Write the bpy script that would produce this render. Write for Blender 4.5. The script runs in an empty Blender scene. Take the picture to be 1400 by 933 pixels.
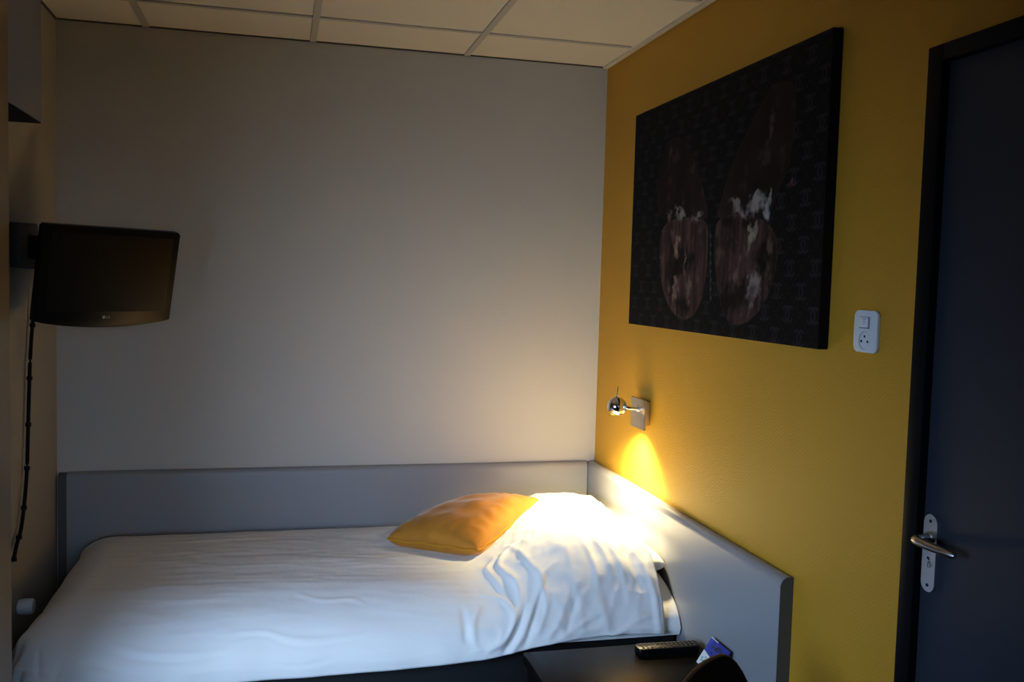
import bpy, bmesh, math, random
import numpy as np
from mathutils import Vector, Matrix, noise
random.seed(7)
S = bpy.context.scene
COL = S.collection
PI = math.pi

# ------------------------------------------------------------------ helpers
def link(o):
    COL.objects.link(o); return o

def tag(o, label=None, cat=None, group=None, kind=None):
    if label: o['label'] = label
    if cat: o['category'] = cat
    if group: o['group'] = group
    if kind: o['kind'] = kind
    return o

def thing(name, label, cat, loc, group=None):
    o = link(bpy.data.objects.new(name, None)); o.location = loc
    o.empty_display_size = .05
    return tag(o, label, cat, group)

def worldloc(o):
    v = Vector((0, 0, 0))
    while o: v += o.location; o = o.parent
    return v

def obj(name, bm, mat, parent=None, origin=None, smooth=True, angle=40, label=None):
    """bmesh in world coordinates -> one mesh object"""
    me = bpy.data.meshes.new(name)
    bmesh.ops.recalc_face_normals(bm, faces=bm.faces[:])
    bm.to_mesh(me); bm.free()
    if smooth:
        me.polygons.foreach_set('use_smooth', [True] * len(me.polygons))
        if angle is not None: me.set_sharp_from_angle(angle=math.radians(angle))
    o = link(bpy.data.objects.new(name, me))
    base = worldloc(parent) if parent else Vector((0, 0, 0))
    if origin is None:
        if parent is not None: origin = base
        else:
            c = [v.co for v in me.vertices]
            lo = [min(p[i] for p in c) for i in range(3)]; hi = [max(p[i] for p in c) for i in range(3)]
            origin = Vector(((lo[0] + hi[0]) / 2, (lo[1] + hi[1]) / 2, lo[2]))
    origin = Vector(origin)
    me.transform(Matrix.Translation(-origin))
    o.parent = parent
    o.location = origin - base
    me.materials.append(mat)
    if label: o['label'] = label
    return o

def box(x0, x1, y0, y1, z0, z1, bev=0, seg=2, bm=None):
    b = bmesh.new()
    bmesh.ops.create_cube(b, size=1)
    for v in b.verts:
        v.co = Vector(((x0 + x1) / 2 + v.co.x * (x1 - x0), (y0 + y1) / 2 + v.co.y * (y1 - y0), (z0 + z1) / 2 + v.co.z * (z1 - z0)))
    if bev: bmesh.ops.bevel(b, geom=b.edges[:], offset=bev, segments=seg, profile=.5, affect='EDGES')
    return merge(bm, b)

def merge(bm, b):
    if bm is None: return b
    me = bpy.data.meshes.new('tmp'); b.to_mesh(me); b.free(); bm.from_mesh(me); bpy.data.meshes.remove(me)
    return bm

def xform(b, M):
    bmesh.ops.transform(b, matrix=M, verts=b.verts[:]); return b

def frame_from(d, up=Vector((0, 0, 1))):
    d = Vector(d).normalized()
    if abs(d.dot(up)) > .98: up = Vector((0, 1, 0))
    a = d.cross(up).normalized(); c = a.cross(d).normalized()
    return a, c

def tube(pts, r, n=12, bm=None, cap=True, flat=1.0, up=Vector((0, 0, 1))):
    """sweep of a round (or flattened) section along points; r a number or list"""
    b = bm or bmesh.new()
    pts = [Vector(p) for p in pts]
    rings = []
    for i, p in enumerate(pts):
        d = (pts[min(i + 1, len(pts) - 1)] - pts[max(i - 1, 0)])
        a, c = frame_from(d, up)
        rr = r[i] if isinstance(r, (list, tuple)) else r
        rings.append([b.verts.new(p + a * math.cos(2 * PI * k / n) * rr + c * math.sin(2 * PI * k / n) * rr * flat) for k in range(n)])
    for A, B in zip(rings, rings[1:]):
        for k in range(n): b.faces.new((A[k], A[(k + 1) % n], B[(k + 1) % n], B[k]))
    if cap:
        b.faces.new(rings[0][::-1]); b.faces.new(rings[-1])
    return b

def lathe(prof, axis, origin, n=32, bm=None, close=False):
    """prof: (r, h) pairs along axis"""
    b = bm or bmesh.new()
    a, c = frame_from(axis); d = Vector(axis).normalized(); origin = Vector(origin)
    rings = []
    for r, h in prof:
        if r < 1e-6: rings.append([b.verts.new(origin + d * h)])
        else: rings.append([b.verts.new(origin + d * h + (a * math.cos(2 * PI * k / n) + c * math.sin(2 * PI * k / n)) * r) for k in range(n)])
    for A, B in zip(rings, rings[1:]):
        for k in range(n):
            k2 = (k + 1) % n
            if len(A) == 1 and len(B) > 1: b.faces.new((A[0], B[k2], B[k]))
            elif len(B) == 1 and len(A) > 1: b.faces.new((A[k], A[k2], B[0]))
            elif len(A) > 1: b.faces.new((A[k], A[k2], B[k2], B[k]))
    return b

def prism(poly, axis, h0, h1, bm=None, bev=0, seg=2):
    """poly in the plane across 'axis' ('x': (y,z), 'y': (x,z), 'z': (x,y)), extruded h0..h1"""
    b = bmesh.new()
    def P(p, h): return {'x': (h, p[0], p[1]), 'y': (p[0], h, p[1]), 'z': (p[0], p[1], h)}[axis]
    A = [b.verts.new(P(p, h0)) for p in poly]; B = [b.verts.new(P(p, h1)) for p in poly]
    b.faces.new(A); b.faces.new(B[::-1])
    n = len(poly)
    for i in range(n): b.faces.new((A[i], B[i], B[(i + 1) % n], A[(i + 1) % n]))
    if bev: bmesh.ops.bevel(b, geom=[e for e in b.edges if len(set(round(v.co['xyz'.index(axis)], 5) for v in e.verts)) == 1], offset=bev, segments=seg, profile=.5, affect='EDGES')
    return merge(bm, b)

def rrect(c0, c1, w, h, r, n=6):
    out = []
    for sx, sy, a0 in ((1, 1, 0), (-1, 1, 90), (-1, -1, 180), (1, -1, 270)):
        for k in range(n + 1):
            a = math.radians(a0 + 90 * k / n)
            out.append((c0 + sx * (w / 2 - r) + r * math.cos(a), c1 + sy * (h / 2 - r) + r * math.sin(a)))
    return out

def smooth(a, b, x):
    t = min(1, max(0, (x - a) / (b - a))); return t * t * (3 - 2 * t)

def lerp(a, b, t): return a + (b - a) * t

def interp(x, xs, ys):
    return float(np.interp(x, xs, ys))

# ------------------------------------------------------------------ materials
def mat(name, color, rough=.5, metal=0, spec=.5, bump=None, var=None, coat=0, sheen=0, emis=None):
    m = bpy.data.materials.new(name); m.use_nodes = True
    nt = m.node_tree; N = nt.nodes; L = nt.links; b = N['Principled BSDF']
    b.inputs['Base Color'].default_value = (*color, 1)
    b.inputs['Roughness'].default_value = rough; b.inputs['Metallic'].default_value = metal
    b.inputs['Specular IOR Level'].default_value = spec
    b.inputs['Coat Weight'].default_value = coat
    if sheen: b.inputs['Sheen Weight'].default_value = sheen; b.inputs['Sheen Roughness'].default_value = .4
    if emis: b.inputs['Emission Color'].default_value = (*emis[0], 1); b.inputs['Emission Strength'].default_value = emis[1]
    tc = N.new('ShaderNodeTexCoord')
    if var:                                     # (scale, amount)
        n = N.new('ShaderNodeTexNoise'); n.inputs['Scale'].default_value = var[0]; n.inputs['Detail'].default_value = 5
        L.new(tc.outputs['Object'], n.inputs['Vector'])
        mx = N.new('ShaderNodeMix'); mx.data_type = 'RGBA'
        mx.inputs[6].default_value = (*[c * (1 - var[1]) for c in color], 1); mx.inputs[7].default_value = (*[min(1, c * (1 + var[1])) for c in color], 1)
        L.new(n.outputs['Fac'], mx.inputs[0]); L.new(mx.outputs[2], b.inputs['Base Color'])
    if bump:                                    # (scale, strength, distance)
        n = N.new('ShaderNodeTexNoise'); n.inputs['Scale'].default_value = bump[0]; n.inputs['Detail'].default_value = 3
        L.new(tc.outputs['Object'], n.inputs['Vector'])
        bp = N.new('ShaderNodeBump'); bp.inputs['Strength'].default_value = bump[1]; bp.inputs['Distance'].default_value = bump[2]
        L.new(n.outputs['Fac'], bp.inputs['Height']); L.new(bp.outputs['Normal'], b.inputs['Normal'])
    return m

def wallpaper(name, color, rough, var, plane, strength=.35, spec=.4):
    """woven glass-fibre wallpaper: diagonal rib relief under paint"""
    m = bpy.data.materials.new(name); m.use_nodes = True
    nt = m.node_tree; N = nt.nodes; L = nt.links; b = N['Principled BSDF']
    b.inputs['Roughness'].default_value = rough; b.inputs['Specular IOR Level'].default_value = spec
    tc = N.new('ShaderNodeTexCoord')
    mp = N.new('ShaderNodeMapping')
    mp.inputs['Rotation'].default_value = {'x': (math.radians(35), 0, 0), 'y': (0, math.radians(35), 0)}[plane]
    L.new(tc.outputs['Object'], mp.inputs['Vector'])
    w = N.new('ShaderNodeTexWave'); w.wave_type = 'BANDS'; w.bands_direction = 'Z'
    w.inputs['Scale'].default_value = 34; w.inputs['Distortion'].default_value = 7; w.inputs['Detail'].default_value = 3; w.inputs['Detail Scale'].default_value = 5
    L.new(mp.outputs['Vector'], w.inputs['Vector'])
    n = N.new('ShaderNodeTexNoise'); n.inputs['Scale'].default_value = 260; n.inputs['Detail'].default_value = 2
    L.new(tc.outputs['Object'], n.inputs['Vector'])
    ad = N.new('ShaderNodeMath'); ad.operation = 'MULTIPLY_ADD'; ad.inputs[1].default_value = .6
    L.new(w.outputs['Fac'], ad.inputs[0]); L.new(n.outputs['Fac'], ad.inputs[2])
    bp = N.new('ShaderNodeBump'); bp.inputs['Strength'].default_value = strength; bp.inputs['Distance'].default_value = .0015
    L.new(ad.outputs[0], bp.inputs['Height']); L.new(bp.outputs['Normal'], b.inputs['Normal'])
    n2 = N.new('ShaderNodeTexNoise'); n2.inputs['Scale'].default_value = 1.6; n2.inputs['Detail'].default_value = 4
    L.new(tc.outputs['Object'], n2.inputs['Vector'])
    mx = N.new('ShaderNodeMix'); mx.data_type = 'RGBA'
    mx.inputs[6].default_value = (*[c * (1 - var) for c in color], 1); mx.inputs[7].default_value = (*[min(1, c * (1 + var)) for c in color], 1)
    L.new(n2.outputs['Fac'], mx.inputs[0]); L.new(mx.outputs[2], b.inputs['Base Color'])
    return m

def fabric(name, color, rough=.85, weave=420, strength=.25, sheen=0, var=None):
    m = mat(name, color, rough, spec=.2, sheen=sheen, var=var)
    nt = m.node_tree; N = nt.nodes; L = nt.links; b = N['Principled BSDF']
    tc = N['Texture Coordinate']
    n = N.new('ShaderNodeTexNoise'); n.inputs['Scale'].default_value = weave; n.inputs['Detail'].default_value = 2
    n2 = N.new('ShaderNodeTexNoise'); n2.inputs['Scale'].default_value = 16; n2.inputs['Detail'].default_value = 4
    L.new(tc.outputs['Object'], n.inputs['Vector']); L.new(tc.outputs['Object'], n2.inputs['Vector'])
    ad = N.new('ShaderNodeMath'); ad.operation = 'MULTIPLY_ADD'; ad.inputs[1].default_value = 5
    L.new(n2.outputs['Fac'], ad.inputs[0]); L.new(n.outputs['Fac'], ad.inputs[2])
    bp = N.new('ShaderNodeBump'); bp.inputs['Strength'].default_value = strength; bp.inputs['Distance'].default_value = .0016
    L.new(ad.outputs[0], bp.inputs['Height']); L.new(bp.outputs['Normal'], b.inputs['Normal'])
    return m

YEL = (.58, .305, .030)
M = dict(
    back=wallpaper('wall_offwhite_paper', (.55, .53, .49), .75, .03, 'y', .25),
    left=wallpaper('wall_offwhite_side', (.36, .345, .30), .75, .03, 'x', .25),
    yellow=wallpaper('wall_yellow_paper', YEL, .55, .06, 'x', .42),
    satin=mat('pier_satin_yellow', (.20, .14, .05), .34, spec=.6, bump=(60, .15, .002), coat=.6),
    floor=mat('floor_dark_carpet', (.035, .033, .035), .95, bump=(300, .5, .004)),
    tile=mat('ceiling_tile', (.74, .69, .61), .9, bump=(240, .35, .002), var=(190, .10)),
    tbar=mat('ceiling_tbar', (.50, .48, .45), .5),
    trimw=mat('ceiling_edge_trim', (.62, .58, .50), .5),
    gap=mat('ceiling_gap', (.10, .09, .08), .9),
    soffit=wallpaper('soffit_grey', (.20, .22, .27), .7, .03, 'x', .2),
    soffitshade=mat('soffit_underside_shade', (.02, .024, .032), .8, spec=.1),
    panel=mat('grey_lacquer_panel', (.305, .305, .31), .34, spec=.5, bump=(500, .06, .0006)),
    paneledge=mat('grey_panel_end', (.10, .095, .085), .5),
    black=mat('black_plastic', (.004, .004, .0045), .35, spec=.25),
    blackmatt=mat('black_matt', (.006, .006, .0065), .6, spec=.2),
    screen=mat('tv_screen', (.004, .0035, .003), .27, spec=.12),
    bracketgrey=mat('bracket_grey', (.055, .055, .058), .5, spec=.3),
    chrome=mat('chrome', (.82, .80, .77), .09, metal=1),
    brushed=mat('brushed_steel', (.55, .53, .50), .33, metal=1),
    steel=mat('satin_aluminium', (.50, .51, .53), .38, metal=.85),
    dark=mat('keyhole_dark', (.01, .01, .01), .6),
    glow=mat('lamp_glow', (1, .9, .7), .5, emis=((1, .80, .48), 18)),
    white=mat('white_plastic', (.72, .74, .76), .35),
    whiteshade=mat('white_plastic_shade', (.42, .44, .46), .45),
    duvet=fabric('white_duvet_cotton', (.80, .79, .78), .85, 500, .22),
    sheet=fabric('white_sheet', (.80, .79, .77), .85, 500, .22),
    velvet=fabric('mustard_velvet', (.43, .175, .024), .75, 380, .35, sheen=.35, var=(13, .38)),
    velvetpipe=fabric('mustard_piping', (.46, .20, .022), .8, 380, .3),
    bedbase=mat('dark_bed_base', (.010, .0095, .0095), .75, bump=(300, .3, .001)),
    tablewood=mat('black_brown_wood', (.007, .005, .004), .33, spec=.10, var=(14, .35)),
    leather=mat('dark_leather', (.006, .005, .005), .5, spec=.15, bump=(160, .2, .001)),
    leatherlit=mat('brown_lit_edge', (.06, .032, .016), .45),
    doornavy=mat('door_navy', (.040, .047, .064), .55, spec=.25, var=(30, .08), bump=(180, .08, .001)),
    frameblack=mat('door_frame_black', (.006, .007, .009), .5, spec=.10),
    rubber=mat('remote_button', (.05, .05, .05), .6),
    rubberlight=mat('remote_button_light', (.30, .24, .20), .5),
    logo=mat('logo_grey', (.30, .30, .31), .4),
    ink=mat('switch_ink', (.20, .22, .24), .5),
    skywhite=mat('window_frame_white', (.7, .7, .7), .4),
)

# ------------------------------------------------------------------ room
W, H, YB = 2.1005, 2.494, -5.0
struct = lambda name, bm, m, parent=None, **k: (lambda o: tag(o, kind='structure') if parent is None else o)(obj(name, bm, m, parent, **k))
struct('floor', box(-W - .1, .1, YB - .1, .1, -.1, 0), M['floor'], smooth=False)
struct('wall_back', box(-W - .1, .1, 0, .1, 0, H + .1), M['back'], smooth=False)
# left wall with the window opening (beyond the pier, outside the picture)
WY0, WY1, WZ0, WZ1 = -3.15, -1.75, .70, 1.66
b = box(-W - .1, -W, WY1, 0, 0, H + .1); box(-W - .1, -W, YB, WY0, 0, H + .1, bm=b)
box(-W - .1, -W, WY0, WY1, 0, WZ0, bm=b); box(-W - .1, -W, WY0, WY1, WZ1, H + .1, bm=b)
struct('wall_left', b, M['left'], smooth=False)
# right wall with the doorway opening left out
DY0, DY1, DZ = -2.014, -3.02, 2.10
b = box(0, .1, DY0, 0, 0, H + .1); box(0, .1, YB, DY1, 0, H + .1, bm=b); box(0, .1, DY1, DY0, DZ, H + .1, bm=b)
struct('wall_right', b, M['yellow'], smooth=False)
struct('wall_rear', box(-W - .1, .1, YB - .1, YB, 0, H + .1), M['floor'], smooth=False)
b = bmesh.new()
for a in ((WY0, WY0 + .05, WZ0, WZ1), (WY1 - .05, WY1, WZ0, WZ1), (WY0 + .05, WY1 - .05, WZ0, WZ0 + .05), (WY0 + .05, WY1 - .05, WZ1 - .05, WZ1)):
    box(-W - .09, -W - .04, a[0], a[1], a[2], a[3], bm=b)
struct('window_1', b, M['skywhite'], smooth=False)
# pier that hides the far left wall, and the boxed-in soffit above the television
NX, NY0, NY1 = -1.952, -1.165, -1.60
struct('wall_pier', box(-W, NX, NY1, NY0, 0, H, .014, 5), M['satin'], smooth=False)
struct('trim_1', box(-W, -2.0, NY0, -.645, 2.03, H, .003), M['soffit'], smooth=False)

struct('trim_40', box(-W, -2.001, NY0, -.646, 2.0275, 2.0298), M['soffitshade'], smooth=False)  # thin dark plate added to put shade under the soffit
# suspended ceiling: tiles, T-bars every 0.6 m, edge angle, dark shadow gap
struct('ceiling', box(-W - .1, .1, YB - .1, .1, H + .0035, H + .1), M['tile'], smooth=False)
n = 2
for k in range(4):
    x = -.5956 - .6 * k
    if x > -W:
        struct('trim_%d' % n, box(x - .012, x + .012, YB, -.004, H - .001, H + .007), M['tbar'], smooth=False); n += 1
ys = [-.341 - .602 * k for k in range(8)]
for y in ys:
    b = bmesh.new()
    xs = [-W] + [-.5956 - .6 * k for k in (2, 1, 0)] + [-.02]
    for x0, x1 in zip(xs, xs[1:]): box(x0 + .0125, x1 - .0125, y - .011, y + .011, H - .001, H + .007, bm=b)
    struct('trim_%d' % n, b, M['tbar'], smooth=False); n += 1
struct('trim_%d' % n, box(-.022, -.0005, YB, -.0, H - .004, H + .007, .001), M['trimw'], smooth=False); n += 1
struct('trim_%d' % n, box(-W, -.023, -.0045, -.0002, H - .0012, H + .006), M['gap'], smooth=False); n += 1
struct('trim_%d' % n, box(-W + .0002, -W + .006, NY0, -.005, H - .004, H + .006), M['gap'], smooth=False); n += 1

# door
d1 = link(bpy.data.objects.new('door_1', None)); d1.location = (0, -2.5, 0); tag(d1, kind='structure')
b = box(-.022, .09, DY0 - .044, DY0, 0, DZ, .003); box(-.022, .09, DY1, DY1 + .044, 0, DZ, .003, bm=b); box(-.022, .09, DY1 + .044, DY0 - .044, DZ - .034, DZ, .003, bm=b)
obj('door_frame', b, M['frameblack'], d1)
obj('door_leaf', box(-.006, .04, DY1 + .046, DY0 - .047, .008, DZ - .036, .002), M['doornavy'], d1)
PY, PZ0, PZ1 = -2.090, .986, 1.147
hp = obj('handle_plate', prism(rrect(PY, (PZ0 + PZ1) / 2, .040, PZ1 - PZ0, .0199, 10), 'x', -.006, -.013, bev=.0015), M['steel'], d1)
b = lathe([(0, .0), (.0035, .0), (.0035, .0012), (0, .0012)], (-1, 0, 0), (-.0128, PY, PZ1 - .014), 12)
lathe([(0, .0), (.0035, .0), (.0035, .0012), (0, .0012)], (-1, 0, 0), (-.0128, PY, PZ0 + .014), 12, b)
obj('screw', b, M['dark'], hp)
b = lathe([(.0, .0), (.0065, .0), (.0065, .003), (.0, .003)], (-1, 0, 0), (-.012, PY, 1.043), 16)
box(-.0165, -.012, PY - .0012, PY + .0012, 1.038, 1.048, bm=b)
obj('lock_cylinder', b, M['brushed'], hp)
obj('keyhole', prism([(PY - .003, 1.052), (PY + .005, 1.054), (PY + .004, 1.059), (PY - .002, 1.058)], 'x', -.0128, -.0136), M['dark'], hp)
lv = [(-.012, PY + .001, 1.098), (-.030, PY + .001, 1.098), (-.046, PY - .001, 1.098), (-.054, PY - .010, 1.0985), (-.056, PY - .025, 1.098), (-.055, PY - .055, 1.097), (-.052, PY - .085, 1.0965), (-.049, PY - .108, 1.096), (-.0485, PY - .116, 1.096)]
b = tube(lv, [.0095, .0085, .009, .0095, .0095, .0088, .0082, .0078, .004], 14)
lathe([(.0, 0), (.0135, 0), (.0135, .005), (.010, .007), (0, .007)], (-1, 0, 0), (-.012, PY + .001, 1.098), 20, b)
obj('door_handle', b, M['brushed'], d1, label='satin metal lever handle')

# ------------------------------------------------------------------ headboard panels round the bed corner
HB = .850
def panel_profile(t, z1, r):                      # section across the panel: d from the wall, z
    out = [(0.0005, .04), (0.0005, z1 - .004), (.004, z1)]
    for k in range(9):
        a = PI / 2 * (1 - k / 8); out.append((t - r + r * math.cos(a), z1 - r + r * math.sin(a)))
    out.append((t, .04)); return out
pr = panel_profile(.030, HB, .022)
b = prism([(-d, z) for d, z in pr], 'x', -2.062, -.040)
bp_ = obj('headboard_panel', b, M['panel'], angle=50)
tag(bp_, 'long grey lacquered headboard panel along the pale back wall behind the bed', 'headboard')
obj('end_strip', prism([(-d * .92, z - .003) for d, z in pr], 'x', -2.0625, -2.092), M['paneledge'], bp_, label='darker end strip')
pr = panel_profile(.0376, HB, .026)
b = prism([(-d, z) for d, z in pr], 'y', -1.574, -.0005)
rp = obj('headboard_panel', b, M['panel'], angle=50)
tag(rp, 'grey headboard panel on the yellow wall at the pillow end of the bed', 'headboard')
obj('edge_band', prism([(-d, z) for d, z in pr], 'y', -1.5765, -1.5742), M['paneledge'], rp, label='dark brown end edge')

# ------------------------------------------------------------------ bed
bed = thing('bed', 'single bed with white sheeted mattress on a dark base in the corner', 'bed', (-1.03, -.52, 0))
obj('bed_base', box(-1.97, -.05, -.975, -.06, .10, .475, .008), M['bedbase'], bed)
for x in (-1.9, -.14):
    for y in (-.90, -.14):
        obj('leg', lathe([(0, 0), (.02, 0), (.026, .099), (0, .099)], (0, 0, 1), (x, y, 0.0), 16), M['bedbase'], bed)
mp_ = [(-.055, .476), (-.055, .57), (-.075, .592), (-.11, .600), (-.72, .600)]
mp_ += [(-.72 - .270 * math.sin(k / 10 * PI / 2), .600 - .125 * (1 - math.cos(k / 10 * PI / 2))) for k in range(1, 11)] + [(-.985, .476)]
b = prism(mp_, 'x', -1.965, -.041)
for v in b.verts:
    if v.co.x > -.5 and v.co.y < -.7: v.co.y -= .018 * smooth(.46, .50, v.co.z); v.co.z += .010 * smooth(.46, .54, v.co.z)
    if v.co.x > -.5 and v.co.y > -.93: v.co.z += .024 * smooth(.57, .60, v.co.z)
for v in b.verts:
    if v.co.x < -1.5 and v.co.z > .56: v.co.x += .05 * (v.co.z - .55) / .05 + .02
    if v.co.x > -.5: v.co.x -= .012 * smooth(.58, .62, v.co.z)
bmesh.ops.bevel(b, geom=[e for e in b.edges if abs(e.verts[0].co.x - e.verts[1].co.x) < .2], offset=.018, segments=3, affect='EDGES', clamp_overlap=True)
obj('mattress', b, M['sheet'], bed)

# duvet: a sheet folded over the mattress edges, raised over the pillow
CX0, CX1, CY0, CY1 = -1.875, -.115, -.74, -.13
LF, LB = .383, .16
ZT = .622
def hgt(x, y):
    crown = .010 * (1 - min(1, abs(y + .42) / .42) ** 2.5)
    px_ = smooth(-.66, -.30, x - .10 * (y + .4)); px_ *= lerp(1, .86, smooth(-.20, -.06, x))
    py_ = smooth(-.02, -.20, y) * (1 - smooth(-.78, -1.12, y))
    return ZT + crown + .128 * px_ * py_
def base_surf(p, q):
    """(p,q): flat sheet coordinates -> point, outward normal-ish direction"""
    cx = max(p, CX0); cy = min(max(q, CY0), CY1)
    dx, dy = p - cx, q - cy
    d = max(abs(dx), abs(dy))
    pillow = smooth(-.55, -.25, p)
    if d < 1e-9: return Vector((p, q, hgt(p, q)))
    l = math.hypot(dx, dy); nx, ny = dx / l, dy / l
    wf = nx * nx                                   # 1 = foot end, 0 = long side
    if q > CY1: a, bb = lerp(.075, .12, wf), .07
    else: a, bb = lerp(.285, .135, wf), lerp(.165, .14, wf)
    if wf < .5 and q < CY0: bb += .03 * pillow * (1 - wf)
    arc = math.pi / 2 * math.sqrt((a * a + bb * bb) / 2)
    if d < arc:
        th = d / arc * PI / 2; r = a * math.sin(th); dz = bb * (1 - math.cos(th))
    else: r = a + .004 * (d - arc); dz = bb + (d - arc)
    xx, yy = cx + nx * r, cy + ny * r
    return Vector((xx, yy, hgt(xx, yy) - dz))
WR = [
    ([(-.499, -.639), (-.552, -.675), (-.591, -.759), (-.565, -.854), (-.566, -.926), (-.606, -1.009), (-.647, -1.069)], .01, .014),
    ([(-.487, -.854), (-.487, -.89), (-.527, -.95), (-.568, -1.021), (-.609, -1.093)], .011, .013),
    ([(-.525, -.639), (-.513, -.77), (-.5, -.842), (-.487, -.89)], .006, .012),
    ([(-.436, -.854), (-.461, -.866), (-.487, -.89), (-.488, -.962), (-.53, -1.045)], .007, .012),
    ([(-.669, -.866), (-.617, -.902), (-.592, -.974), (-.633, -1.045), (-.686, -1.081)], .008, .013),
    ([(-.591, -.687), (-.63, -.747), (-.617, -.83), (-.604, -.89)], .008, .012),
    ([(-.695, -.914), (-.722, -.974), (-.724, -1.045)], .008, .014),
    ([(-.747, -.914), (-.748, -.974), (-.75, -1.033)], -.014, .014),
    ([(-.553, -.95), (-.594, -1.021), (-.635, -1.093)], -.008, .01),
    ([(-.501, -.926), (-.541, -1.009), (-.57, -1.081)], -.007, .01),
    ([(-.345, -.77), (-.319, -.818), (-.306, -.878), (-.306, -.926)], .006, .014),
    ([(-.293, -.77), (-.267, -.83), (-.254, -.89)], .005, .013),
    ([(-.254, -.794), (-.228, -.842), (-.215, -.902), (-.216, -.974)], .006, .014),
    ([(-.163, -.83), (-.137, -.89), (-.125, -.962), (-.129, -1.057)], .009, .014),
    ([(-.189, -.83), (-.176, -.89), (-.164, -.962)], -.006, .012),
    ([(-.401, -1.057), (-.322, -1.045)], .007, .016),
    ([(-.479, -1.081), (-.387, -1.033), (-.307, -.997)], .005, .014),
    ([(-.364, -1.105), (-.245, -1.057), (-.116, -1.057)], .007, .014),
    ([(-.311, -1.093), (-.205, -1.033), (-.113, -1.009)], .004, .012),
    ([(-.725, -1.069), (-.66, -1.057), (-.619, -.986)], .006, .012),
    ([(-.41, -.938), (-.451, -1.009), (-.491, -1.057)], .005, .014),
    ([(-.371, -.938), (-.411, -.997), (-.439, -1.057)], -.004, .012),
    ([(-1.756, -.245), (-1.455, -.221), (-1.18, -.221)], .004, .012),
    ([(-1.747, -.782), (-1.578, -.806), (-1.435, -.806)], .003, .014),
    ([(-1.734, -.997), (-1.657, -1.021), (-1.566, -1.033), (-1.449, -1.021)], -.009, .016),
    ([(-1.76, -.962), (-1.656, -.997), (-1.566, -1.009), (-1.449, -1.009)], .005, .014),
    ([(-1.461, -.95), (-1.345, -.95), (-1.241, -.986), (-1.06, -.986)], .005, .012),
    ([(-1.449, -.974), (-1.345, -.962), (-1.242, -1.009), (-1.06, -.997)], -.004, .01),
    ([(-1.346, -1.057), (-1.243, -1.081), (-1.126, -1.057)], -.005, .012),
    ([(-1.554, -1.081), (-1.424, -1.069)], .005, .014),
    ([(-1.24, -.806), (-1.163, -.842), (-1.085, -.842), (-1.046, -.866)], .006, .01),
    ([(-1.942, -.962), (-1.942, -1.057)], -.01, .01),
    ([(-1.877, -1.009), (-1.89, -1.069)], -.01, .012),
    ([(-1.916, -.997), (-1.916, -1.057)], .006, .01),
    ([(-1.812, -1.021), (-1.748, -1.045), (-1.683, -1.081)], -.008, .014),
]
def _res2(pts, n=4):
    out = []
    for i in range(len(pts) - 1):
        p0, p1, p2, p3 = pts[max(i - 1, 0)], pts[i], pts[i + 1], pts[min(i + 2, len(pts) - 1)]
        for k in range(n):
            t = k / n
            out.append(tuple(.5 * (2 * p1[c] + (p2[c] - p0[c]) * t + (2 * p0[c] - 5 * p1[c] + 4 * p2[c] - p3[c]) * t * t + (3 * p1[c] - p0[c] - 3 * p2[c] + p3[c]) * t ** 3) for c in (0, 1)))
    out.append(tuple(pts[-1])); return out
WR = [(_res2(p_), a_ * (.9 if max(x for x, y in p_) > -.7 else .5), w_ * .72) for p_, a_, w_ in WR]
WR = [(p_, a_, w_, min(x for x, y in p_) - 3 * w_, max(x for x, y in p_) + 3 * w_, min(y for x, y in p_) - 3 * w_, max(y for x, y in p_) + 3 * w_) for p_, a_, w_ in WR]
def seg_d(px, py, a, b_):
    vx, vy = b_[0] - a[0], b_[1] - a[1]; L2 = vx * vx + vy * vy + 1e-12
    t = min(1, max(0, ((px - a[0]) * vx + (py - a[1]) * vy) / L2))
    return math.hypot(px - a[0] - vx * t, py - a[1] - vy * t), t
def wrinkle(p, q):
    h = 0
    for pts, amp, w, xa, xb, ya, yb in WR:
        if p < xa or p > xb or q < ya or q > yb: continue
        best, u = 9, 0; n_ = len(pts) - 1
        for i in range(n_):
            d_, t = seg_d(p, q, pts[i], pts[i + 1])
            if d_ < best: best, u = d_, (i + t) / n_
        if best < 3 * w:
            h += amp * math.exp(-(best / w) ** 2) * math.sin(PI * min(1, max(0, .08 + .84 * u))) ** .7
    v = Vector((p, q, 0))
    h += .004 * noise.noise(Vector((p * 3.2, q * 7, 1.3)))
    h += .0016 * noise.noise(Vector((p * 11, q * 16, 4.1)))
    # creasing gets stronger towards the pillow end
    e = smooth(-.95, -.45, p)
    h += e * .0035 * (1 - abs(noise.noise(Vector((p * 13 + q * 5, q * 6 - p * 3, 8.2)))) * 2)
    h += e * .0022 * (1 - abs(noise.noise(Vector((p * 22 - q * 12, q * 11 + p * 9, 3.7)))) * 2)
    h += .0012 * (1 - abs(noise.noise(Vector((p * 5, q * 26 + p * 2, 6.6)))) * 2)
    # small hanging folds at the foot corner and along the hem
    hang = smooth(CY0 - .18, CY0 - .36, q)
    h += hang * .006 * noise.noise(Vector((p * 9, .3, 2.2)))
    if p < CX0: h += .010 * smooth(CX0 - .1, CX0 - .3, p) * math.sin(q * 46) * smooth(-.5, -.9, q) + smooth(-.85, -1.1, q) * .012 * math.sin((p - q) * 60) * smooth(.05, .25, min(CX0 - p, CY0 - q))
    return h
def head_edge(q):                                   # where the sheet ends at the pillow end
    return interp(q, [-1.11, -1.0, -.9, -.75, -.5, -.3, -.1, .05], [-.105, -.100, -.098, -.098, -.095, -.085, -.075, -.07])
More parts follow.
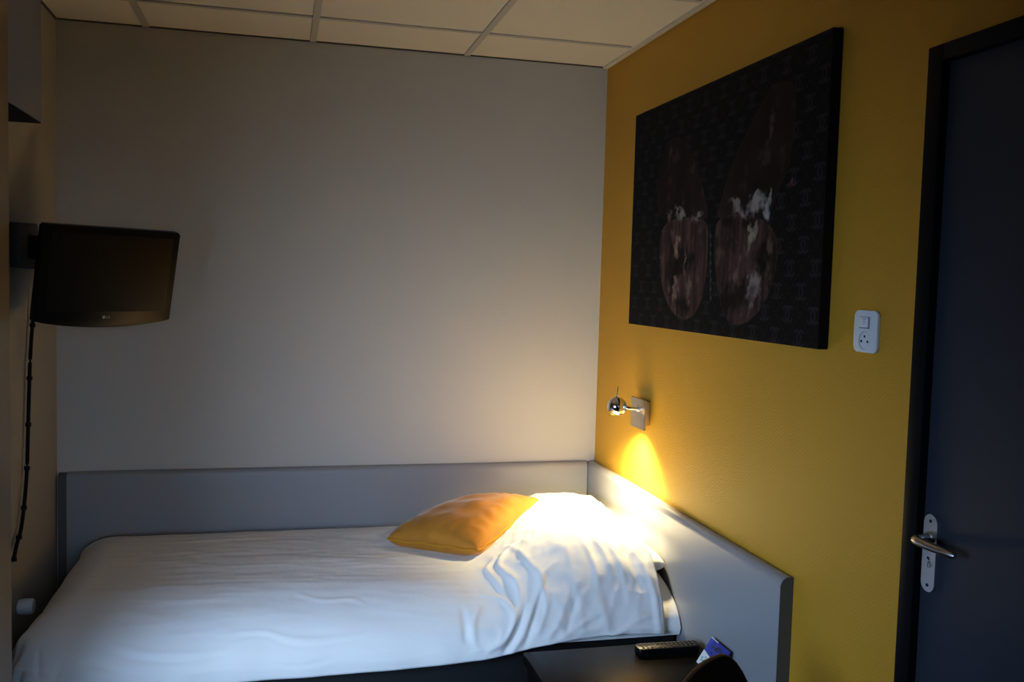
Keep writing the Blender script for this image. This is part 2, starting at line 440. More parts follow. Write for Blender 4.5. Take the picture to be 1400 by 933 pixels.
def build_duvet(nx=330, ny=190, wr=True):
    b = bmesh.new(); grid = []
    P0, Q0, Q1 = CX0 - LF, CY0 - LF, CY1 + LB
    for i in range(nx + 1):
        row = []
        for j in range(ny + 1):
            q = lerp(Q0, Q1, j / ny); p = lerp(P0, head_edge(q), i / nx)
            hem = smooth(Q0 + .2, Q0, q); p_ = p
            q_ = q + hem * (interp(p, [-2.2, -1.6, -1.2, -.9, -.7, -.5, -.3, -.1], [0, .0, .0, .004, .014, .036, .056, .048]))
            P = base_surf(p_, q_)
            if wr:
                e = .004
                A = base_surf(p_ + e, q_) - base_surf(p_ - e, q_); B = base_surf(p_, q_ + e) - base_surf(p_, q_ - e)
                nrm = A.cross(B)
                if nrm.length > 1e-12: P = P + nrm.normalized() * wrinkle(p_, q_)
            row.append(b.verts.new(P))
        grid.append(row)
    for i in range(nx):
        for j in range(ny): b.faces.new((grid[i][j], grid[i + 1][j], grid[i + 1][j + 1], grid[i][j + 1]))
    return b
dv = obj('duvet', build_duvet(), M['duvet'], angle=None)
tag(dv, 'white cotton duvet spread over the bed and hanging over its near side', 'duvet')
sm = dv.modifiers.new('thickness', 'SOLIDIFY'); sm.thickness = .012; sm.offset = -1

# pillow under the duvet
def cushion_mesh(C, U, V, Nn, T, n=44, pinch=.07, wr=0, seed=0, pw=.5, pos=None):
    """square cushion: C centre, U, V half-side vectors, Nn normal, T half thickness"""
    b = bmesh.new(); top = []; bot = []
    for i in range(n + 1):
        rt, rb = [], []
        for j in range(n + 1):
            u = math.sin((i / n - .5) * PI); v = math.sin((j / n - .5) * PI)
            su = u * (1 - pinch * (1 - v * v)); sv = v * (1 - pinch * (1 - u * u))
            f = max(0, (1 - u * u) * (1 - v * v)) ** pw
            P = pos(su, sv) if pos else C + U * su + V * sv
            w_ = 0
            if wr:
                ed = max(abs(u), abs(v))
                w_ = wr * noise.noise(Vector((u * 2.2 + seed, v * 2.2, 1))) * (1 - ed ** 4)
                w_ += wr * .35 * smooth(.5, .85, ed) * (1 - ed ** 8) * math.sin((u * 23 if abs(v) > abs(u) else v * 23) + 3 * noise.noise(Vector((u * 3, v * 3, seed))))
            edge = (i in (0, n) or j in (0, n))
            P1 = P + Nn * (T * f + (w_ * f))
            rt.append(b.verts.new(P1))
            rb.append(rt[-1] if edge else b.verts.new(P - Nn * (T * f * .92 - w_ * f * .4)))
        top.append(rt); bot.append(rb)
    for i in range(n):
        for j in range(n):
            b.faces.new((top[i][j], top[i + 1][j], top[i + 1][j + 1], top[i][j + 1]))
            f = (bot[i][j], bot[i][j + 1], bot[i + 1][j + 1], bot[i + 1][j])
            if len(set(f)) == 4:
                try: b.faces.new(f)
                except ValueError: pass
    return b
PC = Vector((-.212, -.520, .655)); PU = Vector((.178, 0, .008)); PV = Vector((0, .358, .0)); PN = Vector((-.06, 0, 1)).normalized()
pl = obj('pillow', cushion_mesh(PC, PU, PV, PN, .068, 36, .03, .008, 3, .34, lambda u, v: PC + (PU * u + PV * v) * (1 - .05 * (abs(u * v)) ** 5)), M['sheet'], angle=None)
tag(pl, 'white pillow tucked under the duvet, its corners showing beside the headboard', 'pillow')

# mustard cushion
cl, cf, cr, cb = Vector((-.930, -.38, .652)), Vector((-.635, -.625, .664)), Vector((-.298, -.285, .748)), Vector((-.60, -.075, .685))
def cush_pos(u, v):
    a_, b_ = (u + 1) / 2, (v + 1) / 2               # u: left -> front..right, v: front -> back
    P = (cl * (1 - a_) + cf * a_) * (1 - b_) + (cb * (1 - a_) + cr * a_) * b_
    m = max(0, (abs(u) * abs(v)) ** 6)              # blunt corners
    return P.lerp((cl + cf + cr + cb) / 4, .05 * m)
CN = Vector((-.12, -.16, 1)).normalized()
cu = obj('cushion', cushion_mesh(None, None, None, CN, .092, 64,   .045, .013, 11, .36, cush_pos), M['velvet'], angle=None)
tag(cu, 'mustard yellow velvet cushion lying on the white duvet by the pillow', 'cushion')
# piping round the seam
loop = []
NN = 40
def edge_pt(u, v):
    return cush_pos(u * (1 - .045 * (1 - v * v)), v * (1 - .045 * (1 - u * u)))
for s in range(4):
    for k in range(NN):
        t = math.sin((k / NN - .5) * PI)
        u, v = ((t, -1), (1, t), (-t, 1), (-1, -t))[s]
        loop.append(edge_pt(u, v) + CN * .0025 * math.sin(k * .8))
loop.append(loop[0].copy())
obj('piping', tube(loop, .0052, 8, cap=False), M['velvetpipe'], cu, origin=cu.location, label='thin corded seam')

# ------------------------------------------------------------------ television on its wall arm
TC = Vector((-1.830, -.50, 1.583)); psi, tau, TW, TH = .699, .213, .46, .301
nh = Vector((math.sin(psi), -math.cos(psi), 0)); tr = Vector((math.cos(psi), math.sin(psi), 0))
tn = nh * math.cos(tau) - Vector((0, 0, 1)) * math.sin(tau); tu = Vector((0, 0, 1)) * math.cos(tau) + nh * math.sin(tau)
TM = Matrix(((tr.x, tu.x, tn.x, TC.x), (tr.y, tu.y, tn.y, TC.y), (tr.z, tu.z, tn.z, TC.z), (0, 0, 0, 1)))
def tv(bm): return xform(bm, TM)
tvt = thing('television', 'small black flat television angled on a wall arm at the foot of the bed', 'television', TC - Vector((0, 0, .18)))
hw, hh = TW / 2, TH / 2
chin = [(-hw + 2 * hw * k / 24, -hh - .022 * (1 - (2 * k / 24 - 1) ** 2) ** .9) for k in range(25)]
body = chin + [(hw, hh - .008), (hw - .008, hh), (-hw + .008, hh), (-hw, hh - .008)]
b = prism(body, 'z', -.035, 0, bev=.003)
bk = prism([(-hw * .72, -hh * .72), (hw * .72, -hh * .72), (hw * .72, hh * .72), (-hw * .72, hh * .72)], 'z', -.062, -.034, bev=.006)
b = merge(b, bk)
obj('casing', tv(b), M['black'], tvt)
sx0, sx1, sy0, sy1 = -hw + .024, hw - .024, -hh + .030, hh - .022
obj('screen', tv(box(sx0, sx1, sy0, sy1, -.004, .0006)), M['screen'], tvt, smooth=False)
# badge: round emblem and two letters
b = lathe([(0, 0), (.0050, 0), (.0050, .0006), (0, .0006)], (0, 0, 1), (-.010, -hh + .012, .0002), 20)
fc = bpy.data.curves.new('t', 'FONT'); fc.body = 'LG'; fc.size = .0125; fc.extrude = .0003
fo = bpy.data.objects.new('t', fc); COL.objects.link(fo)
me = bpy.data.meshes.new_from_object(fo.evaluated_get(bpy.context.evaluated_depsgraph_get()))
me.transform(Matrix.Translation((-.0030, -hh + .0077, .0005)))
b.from_mesh(me); bpy.data.objects.remove(fo); bpy.data.curves.remove(fc); bpy.data.meshes.remove(me)
obj('badge', tv(b), M['logo'], tvt, smooth=False, label='small grey round emblem with two letters')

br = thing('television_bracket', 'grey and black swivelling wall bracket holding the television', 'bracket', (-W, -.48, 1.60))
b = prism([(-.600, 1.600), (-.360, 1.596), (-.350, 1.668), (-.392, 1.742), (-.604, 1.735)], 'x', -W + .001, -W + .030, bev=.004)
obj('wall_plate', b, M['bracketgrey'], br)
back = TC - tn * .062
mid = Vector((-2.035, -.47, 1.665))
obj('hinge', box(-2.068, -2.035, -.505, -.455, 1.625, 1.700, .004), M['blackmatt'], br)
b = tube([(-2.045, -.478, 1.662), (-2.005, -.46, 1.660), (-1.965, -.435, 1.652)], [.017, .016, .016], 10)
obj('arm', b, M['blackmatt'], br)
b = tube([(-1.965, -.435, 1.630), (-1.965, -.435, 1.676)], .019, 16)
tube([(-1.965, -.435, 1.652), back + Vector((-.05, -.01, .055)), back - tn * .002], [.014, .016, .02], 10, b)
obj('swivel', b, M['blackmatt'], br)

# hanging cable with ties
cp = [(-1.985, -.43, 1.625), (-2.02, -.405, 1.585), (-2.060, -.385, 1.545), (-2.078, -.388, 1.48), (-2.085, -.397, 1.425), (-2.087, -.415, 1.345), (-2.087, -.432, 1.262), (-2.087, -.447, 1.145), (-2.087, -.458, 1.05), (-2.087, -.470, .958), (-2.087, -.497, .870), (-2.087, -.542, .783), (-2.087, -.593, .744), (-2.087, -.628, .708)]
def resample(pts, n):
    pts = [Vector(p) for p in pts]; out = []
    for i in range(len(pts) - 1):
        p0, p1, p2, p3 = pts[max(i - 1, 0)], pts[i], pts[i + 1], pts[min(i + 2, len(pts) - 1)]
        for k in range(n):
            t = k / n
            out.append(.5 * ((2 * p1) + (p2 - p0) * t + (2 * p0 - 5 * p1 + 4 * p2 - p3) * t * t + (3 * p1 - p0 - 3 * p2 + p3) * t ** 3))
    out.append(pts[-1]); return out
cpath = resample(cp, 6)
cb = obj('cable', tube(cpath, .0058, 8), M['blackmatt'], origin=(-2.087, -.63, .70))
tag(cb, 'black cable hanging from the television down the left wall', 'cable')
for k in (25, 37, 45, 54, 62, 69, 78):
    if k < len(cpath):
        p = cpath[k]
        obj('cable_tie', lathe([(0, -.006), (.009, -.006), (.009, .006), (0, .006)], (0, .1, 1), p, 10, box(p.x - .001, p.x + .003, p.y - .014, p.y + .010, p.z - .002, p.z + .002)), M['blackmatt'], cb, origin=cb.location)

# white round valve at the foot of the bed
vv = obj('pipe_cap', lathe([(0, 0), (.020, 0), (.024, .004), (.024, .012), (.0255, .014), (.0255, .040), (.022, .046), (0, .047)], (1, 0, 0), (-W + .001, -.535, .527), 28), M['white'])
tag(vv, 'small white round plastic cap sticking out of the wall beside the bed foot', 'pipe cap')

# ------------------------------------------------------------------ wall lamp
lt = thing('wall_lamp', 'chrome ball reading lamp with square plate on the yellow wall', 'lamp', (0, -.54, 1.13))
LPY = -.537
obj('mount_box', box(-.022, -.0005, -.587, -.490, 1.090, 1.176, .002), M['brushed'], lt)
pt = obj('wall_plate', box(-.030, -.0225, -.604, -.470, 1.075, 1.184, .0015), M['brushed'], lt)
BC = Vector((-.108, -.530, 1.154)); BR = .036
b = tube([(-.030, LPY, 1.146), (-.050, LPY, 1.147), BC + Vector((BR * .9, 0, -.004))], .0058, 14)
lathe([(0, 0), (.011, 0), (.011, .004), (0, .005)], (-1, 0, 0), (-.030, LPY, 1.146), 20, b)
obj('arm', b, M['chrome'], lt)
od = Vector((-.16, -.34, -1)).normalized()          # direction the mouth faces
a0 = math.radians(40)
prof = []
for k in range(25):                                 # outer shell from the back to the mouth rim
    a = (PI - a0) * k / 24; prof.append((BR * math.sin(a), -BR * math.cos(a)))
for k in range(13):                                 # inner shell back inside
    a = (PI - a0) - (PI - a0 - .9) * k / 12; prof.append((BR * .93 * math.sin(a), -BR * .93 * math.cos(a)))
sh = obj('lamp_shade', lathe(prof, od, BC, 40), M['chrome'], lt, angle=60)
obj('bulb', lathe([(0, .006), (.017, .008), (.0195, .015), (.0195, .0185), (0, .0195)], od, BC, 24), M['glow'], lt)
b = tube([BC + Vector((-.002, 0, BR - .003)), BC + Vector((.001, 0, BR + .036))], .0019, 8)
lathe([(0, 0), (.007, 0), (.006, .004), (0, .0045)], (0, 0, 1), BC + Vector((-.001, 0, BR - .0025)), 16, b)
obj('switch_rod', b, M['chrome'], lt)

# ------------------------------------------------------------------ switch + socket plate
sw = thing('switch_socket', 'white wall plate with rocker switch above a round socket', 'switch', (0, -1.835, 1.46))
SY, SZ = -1.834, 1.5065
obj('plate', prism(rrect(SY, SZ, .086, .096, .013, 6), 'x', -.0005, -.0085, bev=.0025), M['white'], sw)
RY, RZ = SY + .004, SZ + .020
b = prism([(RY - .019, RZ - .0135), (RY + .019, RZ - .0135), (RY + .019, RZ + .0135), (RY - .019, RZ + .0135)], 'x', -.0083, -.0089)
obj('rocker_gap', b, M['ink'], sw, smooth=False, label='grey outline round the rocker')
rk = obj('rocker', box(-.0120, -.0085, RY - .0165, RY + .0185, RZ - .011, RZ + .0125, .001), M['white'], sw)
b = box(-.0124, -.0119, RY - .0032, RY - .0022, RZ - .004, RZ + .009); box(-.0124, -.0119, RY - .010, RY + .004, RZ + .0085, RZ + .0094, bm=b)
obj('rocker_mark', b, M['ink'], rk, smooth=False)
KY, KZ = SY + .001, SZ - .021
sk = obj('socket', lathe([(.0215, 0), (.0215, .0006), (.0205, .0010), (.0, .0010)], (-1, 0, 0), (-.0084, KY, KZ), 40), M['white'], sw, label='round socket face')
cres = [(KY + .0213 * math.cos(a_), KZ + .0213 * math.sin(a_)) for a_ in np.linspace(-PI * .56, PI * .56, 24)]  # grey crescent painted as shade, the socket recess is not modelled
cres += [(KY - .0045 + .0215 * math.cos(a_), KZ + .0202 * math.sin(a_)) for a_ in np.linspace(PI * .52, -PI * .52, 24)]
obj('recess_shade', prism(cres, 'x', -.0092, -.0097), M['whiteshade'], sk, smooth=False, label='grey crescent of painted recess shade')
for dy, dz in ((.0115, -.002), (-.0115, -.002), (0, .0095)):
    obj('pin_hole', lathe([(0, 0), (.0030, 0), (.0030, .0009), (0, .0009)], (-1, 0, 0), (-.0091, KY - .001 + dy, KZ + dz), 14), M['dark'], sk)

# ------------------------------------------------------------------ picture
PY0, PY1, PZL, PZH = -.415, -1.680, 1.453, 2.228
pic = obj('canvas_picture', box(-.030, -.004, PY1, PY0, PZL, PZH, .0015), M['blackmatt'], smooth=False)
tag(pic, 'large dark picture of a butterfly on the yellow wall above the lamp', 'picture')
#PICTURE
def build_picture():
    NA, NB = 420, 258
    ys_ = np.linspace(PY0 - .002, PY1 + .002, NA + 1); zs = np.linspace(PZL + .002, PZH - .002, NB + 1)
    Y, Z = np.meshgrid(ys_, zs, indexing='ij')
    col = np.zeros((NA + 1, NB + 1, 3)); col[:] = (.0065, .0060, .0062)
    # faint lattice with a repeated emblem of two interlocked arcs
    px, pz = .118, .118
    def lat(Y, Z):
        out = np.zeros_like(Y)
        for off in (0, .5):
            gy = (Y / px + off) % 1 - .5; gz = (Z / pz + off) % 1 - .5
            gy *= px; gz *= pz
            for s in (-1, 1):
                r = np.hypot(gy - s * .010, gz); ang = np.arctan2(gz, (gy - s * .010) * s)
                ring = np.exp(-((r - .019) / .0034) ** 2) * (np.abs(ang) > .7)
                out = np.maximum(out, ring)
        for s in (-1, 1):
            t = ((Y / px + s * Z / pz) % 1) - .5
            u = ((Y / px - s * Z / pz) % 1)
            ln = np.exp(-((np.abs(t)) * px / .004) ** 2) * (.5 + .5 * np.cos(u * 2 * PI * 5))
            out = np.maximum(out, ln * .55)
        return out
    L_ = lat(Y, Z)
    col += L_[..., None] * np.array((.017, .018, .021))
    def nz(sy, sz, seed):
        return np.array([[noise.fractal(Vector((y * sy, z * sz, seed)), 1.0, 2.0, 4) for z in zs] for y in ys_])
    n1 = nz(9, 9, 1.7); n2 = nz(20, 15, 9.1); n3 = nz(60, 9, 5.5); w1 = nz(22, 22, 31.); w2 = nz(22, 22, 47.); w3 = nz(70, 55, 63.)
    def inside(poly):
        poly = np.array(poly); ins = np.zeros_like(Y, bool); dist = np.full_like(Y, 9.)
        for i in range(len(poly)):
            (y0, z0), (y1, z1) = poly[i], poly[(i + 1) % len(poly)]
            c = ((z0 > Z) != (z1 > Z)) & (Y < (y1 - y0) * (Z - z0) / (z1 - z0 + 1e-12) + y0)
            ins ^= c
            vy, vz = y1 - y0, z1 - z0; t = np.clip(((Y - y0) * vy + (Z - z0) * vz) / (vy * vy + vz * vz + 1e-12), 0, 1)
            dist = np.minimum(dist, np.hypot(Y - y0 - t * vy, Z - z0 - t * vz))
        return ins, dist
    def smoothpoly(pts, it=2):
        for _ in range(it):
            o = []
            for i in range(len(pts)):
                a, b_ = pts[i], pts[(i + 1) % len(pts)]
                o += [(.75 * a[0] + .25 * b_[0], .75 * a[1] + .25 * b_[1]), (.25 * a[0] + .75 * b_[0], .25 * a[1] + .75 * b_[1])]
            pts = o
        return pts
    yb = sum(y for y, z in BODY) / len(BODY); lean = 1 - np.abs(Y - yb) / .22
    for kind, poly in WINGS:
        ins, dist = inside(smoothpoly(poly))
        m = np.where(ins, np.clip(dist / .006, 0, 1), 0)[..., None]
        rim = np.where(ins, np.exp(-((dist - .004) / .004) ** 2), 0)[..., None]
        if kind == 'upper':
            f = np.clip(.35 + n1 * .9, 0, 1)[..., None]
            c = np.array((.013, .0085, .0075)) + f * np.array((.012, .006, .005)) + np.clip(n2 - .3, 0, 1)[..., None] * np.array((.05, .03, .027))
            c = c + rim * np.array((.010, .007, .006)) + np.clip(lean, 0, 1)[..., None] * np.array((.016, .009, .008))
        else:
            f = np.clip(.5 + n3 * .8, 0, 1)[..., None]
            c = np.array((.030, .017, .015)) + f * np.array((.050, .028, .025))
            dk = np.clip((n1 + .05) * 2.4, 0, 1)[..., None]
            c = c * (1 - .75 * dk) + np.clip(n2 - .3, 0, 1)[..., None] * np.array((.14, .10, .08))
            c = c + rim * np.array((.018, .010, .009))
        col = col * (1 - m) + c * m
    for (y0, z0, ry, rz, ang, cc) in BLOTS:            # pale drapery patches
        ca, sa = math.cos(ang), math.sin(ang)
        dy, dz = Y - y0, Z - z0
        dy = dy + w1 * .024 + w3 * .008; dz = dz + w2 * .026 + w3 * .008
        r = np.hypot((dy * ca + dz * sa) / ry, (-dy * sa + dz * ca) / rz) * .85 + .35 * w3
        m = np.clip((1.15 - r) * 2.0, 0, 1)[..., None] * np.clip(.75 + w1[..., None] * .9, .2, 1); cc = tuple(c_ * (1.2 if c_ > .02 else 1) for c_ in cc)
        col = col * (1 - m) + np.array(cc) * m
    # body of the insect
    for k, (y0, z0) in enumerate(BODY):
        r = np.hypot((Y - y0) / .006, (Z - z0) / .009)
        m = np.clip(1.2 - r, 0, 1)[..., None]; col = col * (1 - m) + np.array((.09, .085, .08)) * m * (.4 + .6 * (k % 2)) + col * 0
    col = np.clip(col * 1.2, 0, 1)
    me = bpy.data.meshes.new('printed_picture')
    verts = [(-.0304, float(Y[i, j]), float(Z[i, j])) for i in range(NA + 1) for j in range(NB + 1)]
    s = NB + 1
    faces = [(i * s + j, i * s + j + 1, (i + 1) * s + j + 1, (i + 1) * s + j) for i in range(NA) for j in range(NB)]
    me.from_pydata(verts, [], faces)
    ca = me.color_attributes.new('print', 'FLOAT_COLOR', 'POINT')
    buf = np.ones((NA + 1, NB + 1, 4), dtype=np.float32); buf[..., :3] = col
    ca.data.foreach_set('color', buf.reshape(-1))
    m = mat('printed_canvas', (.01, .01, .01), .6, spec=.10)
    at = m.node_tree.nodes.new('ShaderNodeAttribute'); at.attribute_name = 'print'
    m.node_tree.links.new(at.outputs['Color'], m.node_tree.nodes['Principled BSDF'].inputs['Base Color'])
    me.materials.append(m)
    me.transform(Matrix.Translation(-pic.location))
    o = link(bpy.data.objects.new('printed_picture', me)); o.parent = pic
    o['label'] = 'dark print of a brown butterfly over a faint patterned ground'
WINGS = [
    ('upper', [(-1.056, 1.802), (-1.042, 1.848), (-1.02, 1.895), (-0.993, 1.932), (-0.96, 1.976), (-0.915, 2.022), (-0.87, 2.063), (-0.818, 2.094), (-0.764, 2.1), (-0.72, 2.09), (-0.685, 2.063), (-0.663, 2.028), (-0.651, 1.979), (-0.646, 1.928), (-0.655, 1.876), (-0.671, 1.837), (-0.761, 1.816), (-0.907, 1.811)]),
    ('upper', [(-1.109, 1.815), (-1.13, 1.853), (-1.154, 1.905), (-1.191, 1.955), (-1.235, 2.008), (-1.285, 2.052), (-1.333, 2.095), (-1.38, 2.127), (-1.426, 2.142), (-1.472, 2.146), (-1.509, 2.135), (-1.528, 2.103), (-1.53, 2.056), (-1.526, 2.001), (-1.517, 1.946), (-1.503, 1.9), (-1.47, 1.865), (-1.45, 1.838), (-1.437, 1.809), (-1.38, 1.793), (-1.277, 1.789), (-1.164, 1.79)]),
    ('lower', [(-1.046, 1.803), (-1.06, 1.757), (-1.062, 1.689), (-1.053, 1.621), (-1.033, 1.558), (-0.99, 1.513), (-0.937, 1.49), (-0.881, 1.487), (-0.815, 1.506), (-0.756, 1.544), (-0.713, 1.6), (-0.688, 1.664), (-0.681, 1.734), (-0.689, 1.785), (-0.73, 1.818), (-0.849, 1.828), (-0.961, 1.821)]),
    ('lower', [(-1.106, 1.799), (-1.098, 1.755), (-1.102, 1.688), (-1.122, 1.621), (-1.15, 1.555), (-1.19, 1.507), (-1.233, 1.491), (-1.282, 1.489), (-1.34, 1.506), (-1.393, 1.536), (-1.435, 1.578), (-1.461, 1.622), (-1.474, 1.671), (-1.475, 1.715), (-1.454, 1.75), (-1.417, 1.776), (-1.359, 1.797), (-1.274, 1.815), (-1.185, 1.816)]),
]
BLOTS = [
    (-0.847, 1.844, 0.03, 0.018, 0.1, (0.2, 0.19, 0.17)),
    (-0.974, 1.821, 0.03, 0.01, -0.3, (0.16, 0.14, 0.12)),
    (-0.759, 1.838, 0.022, 0.012, 0, (0.1, 0.075, 0.06)),
    (-1.346, 1.838, 0.045, 0.024, -0.35, (0.22, 0.2, 0.18)),
    (-1.241, 1.823, 0.05, 0.013, 0.5, (0.18, 0.15, 0.13)),
    (-1.407, 1.821, 0.02, 0.028, 0.3, (0.26, 0.25, 0.23)),
    (-1.323, 1.746, 0.018, 0.03, 0.3, (0.22, 0.18, 0.13)),
    (-1.346, 1.601, 0.028, 0.045, 0.4, (0.17, 0.135, 0.12)),
    (-1.256, 1.653, 0.008, 0.05, 0.3, (0.12, 0.09, 0.075)),
    (-1.342, 1.765, 0.02, 0.018, 0, (0.16, 0.14, 0.1)),
    (-1.39, 1.683, 0.04, 0.03, 0.2, (0.007, 0.006, 0.006)),
    (-1.274, 1.58, 0.03, 0.03, 0.2, (0.012, 0.009, 0.008)),
    (-0.828, 1.736, 0.02, 0.028, 0.2, (0.2, 0.15, 0.1)),
    (-0.893, 1.668, 0.008, 0.04, -0.2, (0.13, 0.1, 0.08)),
    (-0.828, 1.589, 0.025, 0.04, 0.2, (0.14, 0.1, 0.08)),
    (-0.821, 1.657, 0.03, 0.025, 0.2, (0.007, 0.006, 0.006)),
    (-0.927, 1.597, 0.012, 0.05, 0, (0.1, 0.075, 0.06)),
    (-1.407, 2.038, 0.01, 0.04, 0.2, (0.06, 0.035, 0.03)),
    (-0.742, 2.019, 0.008, 0.035, 0, (0.05, 0.035, 0.03)),
    (-1.385, 1.952, 0.03, 0.02, 0, (0.04, 0.028, 0.022)),
    (-0.748, 1.95, 0.02, 0.012, 0, (0.05, 0.02, 0.018)),
    (-1.523, 1.874, 0.012, 0.01, 0, (0.07, 0.035, 0.035)),
]
BODY = [(-1.069, 1.767), (-1.073, 1.754), (-1.072, 1.74), (-1.076, 1.727), (-1.074, 1.713), (-1.078, 1.7), (-1.077, 1.686), (-1.081, 1.673), (-1.079, 1.659), (-1.083, 1.646), (-1.082, 1.632), (-1.086, 1.619), (-1.084, 1.605), (-1.088, 1.592), (-1.087, 1.578), (-1.091, 1.565)]
build_picture()

# ------------------------------------------------------------------ bedside table, remote, card, chair
bt = thing('bedside_table', 'black-brown wooden bedside table between bed and headboard end', 'table', (-.32, -1.33, 0))
TX0, TX1, TY0, TY1, TZ = -.594, -.045, -1.560, -1.102, .50
obj('table_top', box(TX0, TX1, TY0, TY1, TZ - .032, TZ, .0025), M['tablewood'], bt)
for x in (TX0 + .012, TX1 - .034): obj('side_panel', box(x, x + .022, TY0 + .02, TY1 - .01, 0, TZ - .033, .001), M['tablewood'], bt)
obj('back_panel', box(TX0 + .035, TX1 - .035, TY1 - .03, TY1 - .012, .05, TZ - .033), M['tablewood'], bt)
obj('shelf', box(TX0 + .035, TX1 - .035, TY0 + .03, TY1 - .031, .14, .16), M['tablewood'], bt)
dr = obj('drawer', box(TX0 + .038, TX1 - .038, TY0 + .015, TY0 + .035, .30, TZ - .038, .002), M['tablewood'], bt)
obj('knob', lathe([(0, 0), (.006, 0), (.007, .01), (.013, .014), (.012, .022), (0, .024)], (0, -1, 0), ((TX0 + TX1) / 2, TY0 + .0155, .385), 18), M['brushed'], dr)

rm = thing('remote_control', 'black television remote control lying on the bedside table', 'remote control', (-.165, -1.175, TZ))
RA = math.radians(-1.5)
def rmx(bm): return xform(bm, Matrix.Translation((-.168, -1.178, TZ)) @ Matrix.Rotation(RA, 4, 'Z'))
b = prism(rrect(0, 0, .195, .046, .010, 5), 'z', .001, .023, bev=.004)
obj('shell', rmx(b), M['black'], rm)
for i in range(13):
    for j in range(3):
        x = -.080 + i * .0135; y = -.013 + j * .013
        if i in (2, 4, 5) and j == 1: continue
        light = (i, j) in ((1, 0), (3, 0), (3, 1))
        obj('button', rmx(prism(rrect(x, y, .0085, .0065, .0025, 3), 'z', .0228, .0246)), M['rubberlight' if light else 'rubber'], rm)

# blue and white leaflet leaning on the headboard panel
def quad_sheet(c, cols, name, m):
    pass
lf = thing('leaflet', 'small glossy blue and white card leaning against the headboard on the table', 'card', (-.085, -1.29, TZ))
A = Vector((-.112, -1.262, TZ + .001)); Bv = Vector((-.112, -1.372, TZ + .001)); C_ = Vector((-.052, -1.352, TZ + .062)); D_ = Vector((-.052, -1.236, TZ + .062))
def cardpt(u, v): return A * (1 - u) * (1 - v) + Bv * u * (1 - v) + C_ * u * v + D_ * (1 - u) * v
def cardquad(pts, lift, th=.0012):
    b = bmesh.new(); nrm = (Bv - A).cross(D_ - A).normalized()
    if nrm.x > 0: nrm = -nrm
    f = [b.verts.new(cardpt(*p) + nrm * lift) for p in pts]; g = [b.verts.new(cardpt(*p) + nrm * (lift - th)) for p in pts]
    b.faces.new(f); b.faces.new(g[::-1]); n_ = len(pts)
    for i in range(n_): b.faces.new((f[i], g[i], g[(i + 1) % n_], f[(i + 1) % n_]))
    return b
M['cardblue'] = mat('card_blue', (.035, .06, .34), .4, spec=.2, var=(60, .6))
M['cardwhite'] = mat('card_white', (.62, .70, .74), .3)
M['carddark'] = mat('card_dark', (.015, .02, .05), .3)
M['cardteal'] = mat('card_teal_ink', (.12, .34, .42), .4)
obj('card', cardquad([(0, 0), (1, 0), (1, 1), (0, 1)], 0), M['cardblue'], lf, smooth=False)
obj('white_panel', cardquad([(0, 0), (.52, 0), (.42, .42), (0, .50)], .0006, .0004), M['cardwhite'], lf, smooth=False, label='white corner panel')
b = bmesh.new()
for k in range(7):
    u, v = .08 + .33 * random.random(), .12 + .22 * random.random()
    merge(b, cardquad([(u, v), (u + .07, v), (u + .05, v + .06), (u, v + .05)], .0009, .0002))
obj('small_print', b, M['cardteal'], lf, smooth=False, label='small teal printed marks')
b = bmesh.new()
for k in range(20):
    u, v = .25 + .65 * random.random(), .42 + .45 * random.random(); s = .05 + .06 * random.random()
    merge(b, cardquad([(u, v), (min(1, u + s), v + .02), (min(1, u + s * .6), min(1, v + s)), (u - .02, min(1, v + s * .7))], .0007, .0002))
obj('dark_figures', b, M['carddark'], lf, smooth=False, label='dark printed figures')
obj('fold_edge', cardquad([(0, .97), (.38, .97), (.38, 1.0), (0, 1.0)], .0008, .002), M['cardwhite'], lf, smooth=False, label='white fold along the top')

# dark tub chair whose back rim shows in the bottom corner
ch = thing('chair', 'dark chair with curved back and brown-lit edge in front of the bedside table', 'chair', (-.30, -2.10, 0))
#CHAIR
ang0 = math.radians(142)
cc = Vector((-.30, -2.10, 0))
def arcpt(a, r, z): return Vector((cc.x + r * math.cos(a), cc.y + r * math.sin(a), z))
def rimz(t):                                        # t -1..1 across the back
    return .785 - .055 * smooth(-.7, .35, t) - .20 * max(0, (abs(t) - .58) / .42) ** 2
b = bmesh.new(); ni, ri = 36, []
for i in range(ni + 1):
    t = -1 + 2 * i / ni; a = ang0 + t * math.radians(68); zr = rimz(t)
    col_ = []
    for (dr_, fz) in ((.235, .45), (.248, .62), (.255, zr - .02), (.252, zr), (.234, zr), (.229, zr - .02), (.222, .62), (.212, .45)):
        col_.append(b.verts.new(arcpt(a, dr_, fz)))
    ri.append(col_)
for A_, B_ in zip(ri, ri[1:]):
    for k in range(8): b.faces.new((A_[k], A_[(k + 1) % 8], B_[(k + 1) % 8], B_[k]))
b.faces.new(ri[0]); b.faces.new(ri[-1][::-1])
br2 = obj('backrest', b, M['leather'], ch, angle=50)
rim = [arcpt(ang0 + (-1 + 2 * i / ni) * math.radians(68), .243, rimz(-1 + 2 * i / ni) + .001) for i in range(ni + 1)]  # thin brown strip, the lit look of the rim put into its colour
obj('rim', tube(rim, .006, 8, flat=.4), M['leatherlit'], br2, origin=ch.location, label='brown highlight painted along the top edge')
b = bmesh.new()
sp = [(cc.x + .215 * math.cos(2 * PI * k / 40), cc.y + .205 * math.sin(2 * PI * k / 40)) for k in range(40)]
obj('seat', prism(sp, 'z', .40, .46, bev=.012), M['leather'], ch)
for k in range(4):
    a = ang0 + PI / 4 + k * PI / 2
    obj('leg', tube([arcpt(a, .15, .40), arcpt(a, .19, .0)], [.017, .012], 12), M['tablewood'], ch)

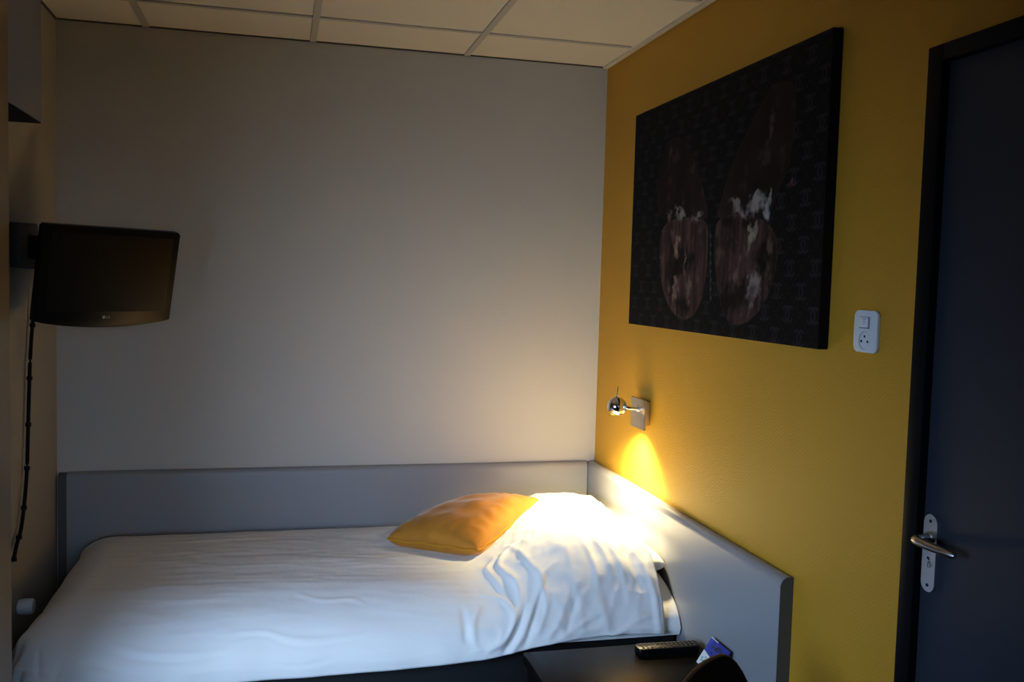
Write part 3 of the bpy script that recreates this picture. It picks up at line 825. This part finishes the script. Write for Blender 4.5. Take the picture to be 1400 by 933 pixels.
# ------------------------------------------------------------------ light
def area(name, loc, rot, sx, sy, power, color):
    l = bpy.data.lights.new(name, 'AREA'); l.shape = 'RECTANGLE'; l.size = sx; l.size_y = sy; l.energy = power; l.color = color
    o = link(bpy.data.objects.new(name, l)); o.location = loc; o.rotation_euler = rot; return o
dl = area('daylight', (-W - .55, -2.75, 1.42), (0, 0, 0), 1.2, 1.1, 30, (.47, .68, 1))
dl.data.spread = math.radians(105)
dl.rotation_euler = (Vector((-1.0, -.8, .55)) - dl.location).to_track_quat('-Z', 'Y').to_euler()
dl2 = area('rear_fill', (-1.1, YB + .03, 1.30), (0, 0, 0), 1.2, 1.2, 2.6, (.47, .68, 1))  # added fill lamp in front of the closed rear wall, no window there
dl2.data.spread = math.radians(42)
dl2.rotation_euler = (Vector((-1.75, -1.0, .5)) - dl2.location).to_track_quat('-Z', 'Y').to_euler()
l = bpy.data.lights.new('reading_light', 'SPOT'); l.energy = 72; l.color = (1, .79, .41); l.spot_size = math.radians(122); l.spot_blend = .95; l.shadow_soft_size = .018
o = link(bpy.data.objects.new('reading_light', l)); o.location = BC + od * .028
o.rotation_euler = Vector((-.06, .07, -1)).to_track_quat('-Z', 'Y').to_euler()

w = bpy.data.worlds.new('world'); S.world = w; w.use_nodes = True
w.node_tree.nodes['Background'].inputs[0].default_value = (.5, .65, 1, 1); w.node_tree.nodes['Background'].inputs[1].default_value = .15

# ------------------------------------------------------------------ camera
cam = bpy.data.cameras.new('camera'); cam.sensor_width = 36; cam.sensor_fit = 'HORIZONTAL'
cam.lens = 1258.77 / 1400 * 36; cam.clip_start = .05
co = link(bpy.data.objects.new('camera', cam)); co.location = (-1.3069, -3.6762, 1.5958); co.rotation_euler = (1.5072, -.028, -.246)
S.camera = co
S.view_settings.view_transform = 'Standard'; S.view_settings.look = 'None'; S.view_settings.exposure = .14

S.view_settings.use_curve_mapping = True
cm = S.view_settings.curve_mapping
c = cm.curves[3]
for p in ((.012, .0085), (.05, .044), (.2, .205), (.5, .53)): c.points.new(*p)
cm.update()
